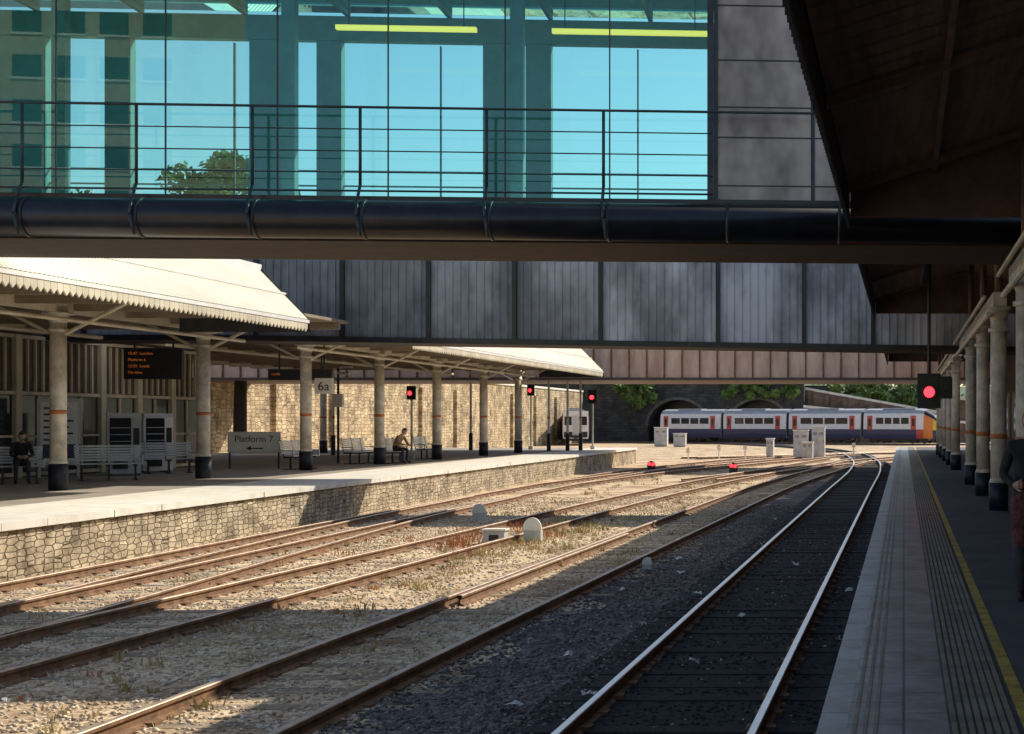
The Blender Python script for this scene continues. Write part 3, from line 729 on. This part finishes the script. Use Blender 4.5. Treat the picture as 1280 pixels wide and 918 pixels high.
def gsignal(x,y,red=False,s=1.0):
    E=empty('ground_signal',(x,y,0)); mb=MB()
    mb.box(-.16*s,.16*s,-.06,.12,0,.2*s,'greybox' if not red else 'black')
    n=14; pr=[(-.17*s,.2*s)]+[(.17*s*math.cos(math.pi-math.pi*i/n),.24*s+.2*s*math.sin(math.pi*i/n)) for i in range(n+1)]+[(.17*s,.2*s)]
    i0=len(mb.v); L_=len(pr); mb.v+=[(a,-.08,b) for a,b in pr]+[(a,-.02,b) for a,b in pr]
    k=mb.mi('white' if not red else 'black'); mb.f.append(tuple(i0+j for j in range(L_))); mb.m.append(k); mb.f.append(tuple(i0+L_+j for j in reversed(range(L_)))); mb.m.append(k)
    for j in range(L_-1): mb.f.append((i0+j,i0+L_+j,i0+L_+j+1,i0+j+1)); mb.m.append(k)
    mb.cyl((0,.03,.2*s),(0,.18,.32*s),.1*s,'black',10)
    if red:
        mb.cyl((-.07*s,-.085,.32*s),(-.07*s,-.1,.32*s),.065*s,'red',12); mb.cyl((.07*s,-.085,.30*s),(.07*s,-.1,.30*s),.065*s,'red',12)
    mb.obj('disc_and_box',E)
gsignal(-12.8,75,True,1.25); gsignal(-8.3,72,True,1.25); gsignal(-10.9,38,False,1.0); gsignal(-7.9,31.5,False,1.15); gsignal(-4.4,25.4,False,.5)
E=empty('lineside_box',(-8.5,30.8,0)); mb=MB(); mb.box(-.22,.22,-.15,.15,0,.28,'greybox'); mb.box(-.25,.25,-.18,.18,.28,.32,'coping'); mb.box(-.1,.1,-.16,-.151,.08,.2,'black'); mb.obj('body',E,bevel=.01)

# ------------------------------------------------------------------ cabinets etc
def cabinet(x,y,w,h,d=.8):
    E=empty('relay_cabinet',(x,y,0)); mb=MB()
    mb.box(-w/2,w/2,-d/2,d/2,.1,h,'greybox'); mb.box(-w/2-.05,w/2+.05,-d/2-.05,d/2+.05,h,h+.07,'white'); mb.box(-w/2+.05,w/2-.05,-d/2-.0+.04,d/2-.05,0,.1,'sleeper_w')
    for k in(-.25,.25):
        mb.box(k*w-.22*w,k*w+.22*w,-d/2-.02,-d/2-.001,.2,h-.1,'greybox'); mb.box(k*w+.15*w,k*w+.17*w,-d/2-.05,-d/2-.021,h*.5,h*.6,'black')
        for t in range(4): mb.box(k*w-.15*w,k*w+.15*w,-d/2-.03,-d/2-.021,h*.75+t*.05,h*.75+t*.05+.02,'black')
    mb.obj('body',E)
cabinet(-7.1,102,1.0,1.9); cabinet(-5.95,103,.9,2.15); cabinet(-6.5,100,.7,1.1); cabinet(-24.6,150,1.3,1.9); cabinet(-22.4,148,1.2,1.3); cabinet(-9.4,104,.5,1.3)
for (x,y,h) in((-10.3,96,1.0),(-12.5,100,.9),(-3.4,100,1.1),(-14.0,96,.8)):
    E=empty('marker_post',(x,y,0)); mb=MB(); mb.cyl((0,0,0),(0,0,h),.05,'white',8); mb.box(-.12,.12,-.07,-.052,h-.3,h,'white'); mb.cyl((0,0,h),(0,0,h+.05),.06,'black',8); mb.obj('post',E)
def lamp(x,y,h):
    E=empty('platform_lamp_post',(x,y,0)); mb=MB(); mb.cyl((0,0,.95),(0,0,1.9),.11,'navy',10); mb.cyl((0,0,1.9),(0,0,h),.07,'white',10,r1=.055)
    mb.cyl((0,0,h),(.5,0,h+.12),.035,'white',8); mb.box(.4,.9,-.1,.1,h+.08,h+.16,'greybox'); mb.cyl((0,0,2.7),(0,0,2.8),.08,'orange',10); mb.obj('post_and_arm',E)
lamp(-19.2,80,5.6); lamp(-18.3,80.5,5.6); lamp(-17.7,81,5.6); lamp(-24,82,5.6); lamp(-27,70,5.0)

# ------------------------------------------------------------------ benches
def bench(x,y,rot,w=1.5):
    E=empty('bench',(x,y,.95),rot); mb=MB()
    for k in range(6): mb.box(-w/2,w/2,-.22+k*.075,-.22+k*.075+.055,.43+abs(k-2)*.004,.455+abs(k-2)*.004,'metal')
    for k in range(6):
        z=.52+k*.075; yy=.24+k*.018; mb.box(-w/2,w/2,yy,yy+.02,z,z+.055,'metal')
    for s in(-w/2+.15,0,w/2-.15):
        mb.box(s-.025,s+.025,-.2,.26,.38,.428,'steel_dark'); mb.box(s-.025,s+.025,-.03,.03,.0,.38,'steel_dark'); mb.box(s-.03,s+.03,-.22,.24,0,.03,'steel_dark')
        mb.cyl((s,.25,.4),(s,.37,.98),.02,'steel_dark',8)
    for s in(-w/2,w/2): mb.box(s-.02,s+.02,-.2,.26,.62,.65,'metal'); mb.box(s-.02,s+.02,-.2,-.16,.42,.62,'metal')
    mb.obj('seat_and_frame',E)
R=math.radians
bench(-22.9,37.6,R(35),1.8); bench(-21.6,40.2,R(35),1.6); bench(-22.6,45.5,R(45),1.5); bench(-20.2,49.6,R(80),1.5); bench(-20.6,56.0,R(80),1.6); bench(-19.42,56.2,R(70),1.2); bench(-20.3,63,R(88),1.6)

# ------------------------------------------------------------------ people
def person(name,J,segs,root,cols,head,hr,look,hair='hair',hands=(),loc=(0,0,0),rot=0):
    E=empty(name,loc,rot); names=list(J); me=bpy.data.meshes.new('tmp')
    me.from_pydata([J[n][0] for n in names],[(names.index(a),names.index(b)) for a,b,_ in segs],[])
    o=bpy.data.objects.new('tmp',me); COL.objects.link(o)
    sk=o.modifiers.new('skin','SKIN'); sk.use_smooth_shade=True; ss=o.modifiers.new('sub','SUBSURF'); ss.levels=2; ss.render_levels=2
    for i,n in enumerate(names):
        r=J[n][1]; r=r if isinstance(r,tuple) else (r,r); me.skin_vertices[0].data[i].radius=r; me.skin_vertices[0].data[i].use_root=(n==root)
    dg=bpy.context.evaluated_depsgraph_get(); dg.update(); m2=bpy.data.meshes.new_from_object(o.evaluated_get(dg)); bpy.data.objects.remove(o)
    keys=sorted(set(cols.values())); m2.materials.clear()
    for k in keys: m2.materials.append(M[k])
    for p in m2.polygons:
        c=p.center; best=None
        for a,b,l in segs:
            A=Vector(J[a][0]); B=Vector(J[b][0]); d=B-A; t=max(0,min(1,(c-A).dot(d)/max(d.length_squared,1e-9))); dist=(A+d*t-c).length
            if best is None or dist<best[0]: best=(dist,l)
        p.material_index=keys.index(cols[best[1]]); p.use_smooth=True
    b=bpy.data.objects.new('body',m2); COL.objects.link(b); b.parent=E
    mb=MB(); nu,nv=24,16; H0=Vector(head); f=Vector(look).normalized(); r=Vector((f.y,-f.x,0)).normalized(); u=r.cross(f)
    def hp(th,ph,gr=1):
        x=math.sin(th)*math.cos(ph); y=math.sin(th)*math.sin(ph); z=math.cos(th)
        jaw=1-.28*max(0,-z-.1); px=x*.78*jaw; py=y*.95*(1-.12*max(0,-z)); pz=z*1.22
        if abs(x)<.18 and y>.7 and -.35<z<.12: py+=.17*(1-abs(x)/.18)
        if .05<z<.25 and .2<abs(x)<.5 and y>.6: py-=.05
        return H0+(r*px+f*py+u*pz)*hr*gr
    for gr,k,cond in((1,'skin',None),(1.07,hair,1)):
        i0=len(mb.v)
        for i in range(nv+1):
            for j in range(nu): mb.v.append(tuple(hp(math.pi*i/nv,2*math.pi*j/nu,gr)))
        for i in range(nv):
            for j in range(nu):
                th=math.pi*(i+.5)/nv; ph=2*math.pi*(j+.5)/nu; y=math.sin(th)*math.sin(ph); z=math.cos(th)
                if cond and not(z>.55 or (y<.1 and z>-.45)): continue
                a=i0+i*nu+j; b2=i0+i*nu+(j+1)%nu; mb.f.append((a,b2,b2+nu,a+nu)); mb.m.append(mb.mi(k))
    for s in(-1,1):
        p=H0+(r*s*.33+f*.80+u*.12)*hr; mb.cyl(p,p+f*hr*.09,hr*.11,'white',8); mb.cyl(p+f*hr*.09,p+f*hr*.11,hr*.06,'black',8)
        q=H0+(r*s*.78-f*.02)*hr; mb.cyl(q-u*hr*.22,q+u*hr*.22,hr*.09,'skin',8)
    p=H0+(f*.84-u*.62)*hr; mb.cyl(p-r*hr*.22,p+r*hr*.22,hr*.05,'t_red',6)
    mb.obj('head',E,smooth=True)
    for (w,dv,side) in hands:
        w=Vector(w); d=Vector(dv).normalized(); sd=Vector(side).normalized(); nn=d.cross(sd)
        mb=MB()
        mb.cyl(w,w+d*.05,.027,'skin',8,r1=.036); mb.cyl(w+d*.05,w+d*.095,.036,'skin',8,r1=.034)
        for k,(o_,l) in enumerate(((-.03,.065),(-.01,.075),(.01,.07),(.03,.055))):
            a=w+d*.09+sd*o_; b_=a+d*l*.5+nn*.01; c_=b_+d*l*.4+nn*.03; mb.cyl(a,b_,.009,'skin',6); mb.cyl(b_,c_,.008,'skin',6,r1=.006)
        a=w+d*.03-sd*.03; b_=a+d*.035-sd*.025; mb.cyl(a,b_,.011,'skin',6); mb.cyl(b_,b_+d*.03-sd*.005,.009,'skin',6,r1=.007)
        mb.obj('hand',E,smooth=True)
J={'pel':((0,0,.56),(.15,.13)),'wa':((.06,0,.74),(.14,.12)),'ch':((.2,0,.95),(.165,.13)),'nk':((.31,0,1.08),.055),'hb':((.35,0,1.15),.05),
 'hl':((.06,.1,.54),.095),'kl':((.46,.13,.55),.065),'al':((.42,.14,.1),.042),'tl':((.6,.16,.04),.035),
 'hr':((.06,-.1,.54),.095),'kr':((.46,-.13,.55),.065),'ar':((.44,-.14,.1),.042),'tr':((.62,-.16,.04),.035),
 'sl':((.24,.18,1.02),.065),'el':((.38,.24,.74),.045),'wl':((.56,.1,.72),.03),'sr':((.24,-.18,1.02),.065),'er':((.38,-.24,.74),.045),'wr':((.56,-.1,.72),.03)}
S=[('pel','wa','t'),('wa','ch','t'),('ch','nk','t'),('nk','hb','s'),('pel','hl','l'),('hl','kl','l'),('kl','al','l'),('al','tl','b'),('pel','hr','l'),('hr','kr','l'),('kr','ar','l'),('ar','tr','b'),
 ('ch','sl','t'),('sl','el','t'),('el','wl','t'),('ch','sr','t'),('sr','er','t'),('er','wr','t')]
C_={'t':'shirt','s':'skin','l':'trouser','b':'coat'}
HD=[((.56,.1,.72),(1,-.7,-.1),(0,0,1)),((.56,-.1,.72),(1,.7,-.1),(0,0,1))]
person('seated_person',J,S,'pel',C_,(.42,0,1.22),.105,(1,-.1,-.45),hands=HD,loc=(-19.3,56.15,.95),rot=R(-20))
person('seated_person',J,S,'pel',{'t':'coat','s':'skin','l':'trouser','b':'coat'},(.42,0,1.22),.105,(1,-.1,-.35),hands=HD,loc=(-22.5,37.7,.95),rot=R(-55))
J2={'pel':((0,0,.92),(.165,.12)),'wa':((0,0,1.1),(.135,.1)),'ch':((0,-.01,1.3),(.165,.11)),'nk':((0,0,1.44),.055),'hb':((0,-.01,1.5),.05),
 'sk':((0,0,.62),(.2,.17)),
 'hl':((-.1,0,.86),.1),'kl':((-.1,0,.5),.075),'al':((-.1,.02,.09),.042),'tl':((-.1,-.13,.04),.034),
 'hr':((.1,0,.86),.1),'kr':((.1,0,.5),.075),'ar':((.1,.02,.09),.042),'tr':((.1,-.13,.04),.034),
 'sl':((-.18,0,1.38),.062),'el':((-.25,.03,1.12),.045),'wl':((-.16,-.2,1.04),.03),'sr':((.18,0,1.38),.062),'er':((.25,.03,1.12),.045),'wr':((.2,-.08,.88),.03)}
S2=[('pel','wa','t'),('wa','ch','t'),('ch','nk','t'),('nk','hb','s'),('pel','sk','d'),('pel','hl','d'),('hl','kl','d'),('kl','al','l'),('al','tl','b'),('pel','hr','d'),('hr','kr','d'),('kr','ar','l'),('ar','tr','b'),
 ('ch','sl','t'),('sl','el','t'),('el','wl','t'),('ch','sr','t'),('sr','er','t'),('er','wr','t')]
person('standing_person',J2,S2,'pel',{'t':'coat','s':'skin','l':'trouser','b':'coat','d':'dress'},(0,-.02,1.6),.10,(-.2,-1,0),hands=[((-.16,-.2,1.04),(.6,-1,.2),(0,0,1)),((.2,-.08,.88),(0,-.3,-1),(0,1,0))],loc=(1.12,13,.955))

# ------------------------------------------------------------------ station building, left
E=empty('station_building')
mb=MB(); mb.box(-31,-25,22,52,.95,5.33,'beam'); mb.obj('core',E)
mb=MB()
y=24.
while y<52:
    mb.box(-25+.002,-24.86,y-.14,y+.14,.96,5.0,'cream')
    for dz in(1.0,3.3,4.9): mb.box(-24.99,-24.9,y+.15,y+2.05,dz,dz+.1,'cream')
    mb.box(-24.995,-24.96,y+.2,y+2.0,1.12,3.28,'winglass')
    for k in range(1,5): mb.box(-24.99,-24.92,y+.15+k*.38-.03,y+.15+k*.38+.03,3.42,4.88,'cream')
    mb.box(-24.955,-24.91,y+1.0,y+1.1,1.12,3.28,'cream'); mb.box(-24.955,-24.91,y+.16,y+2.04,2.1,2.16,'cream')
    y+=2.2
mb.obj('shopfront_frames',E)
def vending(x,y,rot,k):
    E=empty('vending_machine',(x,y,.95),rot); mb=MB(); mb.box(-.45,.45,-.4,.4,.06,1.85,k); mb.box(-.38,.18,-.42,-.402,.6,1.7,'winglass'); mb.box(.24,.4,-.42,-.402,.9,1.4,'black'); mb.box(-.3,.1,-.43,-.402,.2,.42,'black')
    mb.box(-.45,.45,-.41,-.401,1.72,1.85,'metal')
    for z in(.8,1.0,1.2,1.4): mb.box(-.36,.16,-.425,-.421,z,z+.02,'metal')
    for s in(-.38,.38): mb.box(s-.04,s+.04,-.3,.3,0,.06,'black')
    mb.obj('cabinet',E,bevel=.015)
vending(-23.2,44.,R(30),'greybox'); vending(-23.6,46.5,R(50),'white')
def poster(x,y,rot,w=1.1,h=1.9):
    E=empty('poster_board',(x,y,.95),rot); mb=MB(); mb.box(-w/2,w/2,-.04,.04,.35,h+.35,'greybox'); mb.box(-w/2+.08,w/2-.08,-.05,-.041,.45,h+.25,'white')
    for k in range(6): mb.box(-w/2+.16,w/2-.16-random.random()*.2,-.055,-.051,h+.05-k*.18,h+.1-k*.18,'navy')
    mb.box(-w/2+.14,w/2-.14,-.055,-.051,.55,.95,'t_blue')
    for s in(-w/2+.06,w/2-.06): mb.box(s-.035,s+.035,-.035,.035,0,.35,'greybox')
    mb.obj('board',E)
poster(-24.1,42.2,R(40)); poster(-28,58,R(20))
def board(x,y,z,w,h,rot,rows):
    E=empty('departure_board',(x,y,0),rot); mb=MB(); mb.box(-w/2,w/2,-.1,.1,z,z+h,'black'); mb.box(-w/2-.03,w/2+.03,-.13,.13,z+h,z+h+.04,'steel_dark')
    for s in(-w/3,w/3): mb.cyl((s,0,z+h+.04),(s,0,5.3),.03,'steel_dark',8)
    mb.obj('housing',E)
    for k,t in enumerate(rows): text('led_text',t,.12,'amber',E,(-w/2+.12,-.104,z+h-.13-k*.19),align='LEFT')
board(-22.6,44.6,3.82,1.65,.9,R(8),['12:47  London','Platform 6','12:55  Leeds','On time'])
board(-21.0,51.5,3.98,2.1,.34,R(8),['Leeds                    13:02'])
E=empty('platform_sign',(-21.95,50,0),R(5)); mb=MB(); mb.box(-.86,.86,-.03,.03,1.5,2.2,'greybox'); mb.box(-.82,.82,-.036,-.0305,1.53,2.17,'white')
mb.box(-.12,.3,-.042,-.037,1.62,1.66,'black'); mb.poly([(-.25,-.04,1.64),(-.1,-.04,1.56),(-.1,-.04,1.72)],'black')
for s in(-.8,.8): mb.cyl((s,0,.95),(s,0,1.5),.035,'steel_dark',8)
mb.obj('panel',E); text('lettering','Platform 7',.3,'black',E,(0,-.04,1.95))
E=empty('platform_number_sign',(-19.2,49,0)); mb=MB(); mb.box(-.3,.3,-.04,.04,3.46,3.98,'white'); mb.cyl((0,0,3.98),(0,0,5.1),.025,'black',8); mb.obj('panel',E); text('lettering','6a',.42,'black',E,(0,-.045,3.7))
signal(-21.0,63,3.75,.95,s=.75)
E=empty('cctv_pole',(-21.6,56.5,0)); mb=MB(); mb.cyl((0,0,.95),(0,0,4.6),.05,'navy',8); mb.box(-.18,.18,-.1,.1,3.1,3.6,'white'); mb.cyl((0,0,4.4),(.5,-.2,4.35),.06,'greybox',8); mb.obj('pole_and_camera',E)

E=empty('apartment_block'); mb=MB(); mb.box(-58,-38,-74,-60,0,40,'block')
for fz in range(13):
    for k in range(7):
        x=-57+k*2.75; z=1.6+fz*3; mb.box(x,x+1.8,-60.0+.003,-59.93,z,z+1.5,'winglass'); mb.box(x-.1,x+1.9,-59.99,-59.85,z-.15,z-.01,'white')
mb.obj('facade',E)

# ------------------------------------------------------------------ light
w=bpy.data.worlds.new('World'); scene.world=w; w.use_nodes=True; nt=w.node_tree
bg=nt.nodes['Background']; sky=nt.nodes.new('ShaderNodeTexSky'); sky.sky_type='NISHITA'; sky.sun_disc=False
d=Vector((-.8,-1.02,-1)).normalized(); el=math.asin(-d.z); az=math.atan2(-d.x,-d.y)
sky.sun_elevation=el; sky.sun_rotation=az; sky.air_density=1.0; sky.dust_density=1.3
nt.links.new(sky.outputs[0],bg.inputs[0]); bg.inputs[1].default_value=.14
sl=bpy.data.lights.new('sun','SUN'); sl.energy=5; sl.angle=R(.5); sl.color=(1,.90,.74); so=bpy.data.objects.new('sun',sl); COL.objects.link(so)
so.rotation_euler=d.to_track_quat('-Z','Y').to_euler(); so.location=(20,30,40)

cam=bpy.data.cameras.new('camera'); co=bpy.data.objects.new('camera',cam); COL.objects.link(co)
co.location=(0,0,2.55); co.rotation_euler=(math.pi/2,0,0); cam.sensor_width=36; cam.lens=36*1850/1280
cam.shift_x=-.3828; cam.shift_y=.0531; cam.clip_end=2000; cam.clip_start=.05
scene.camera=co
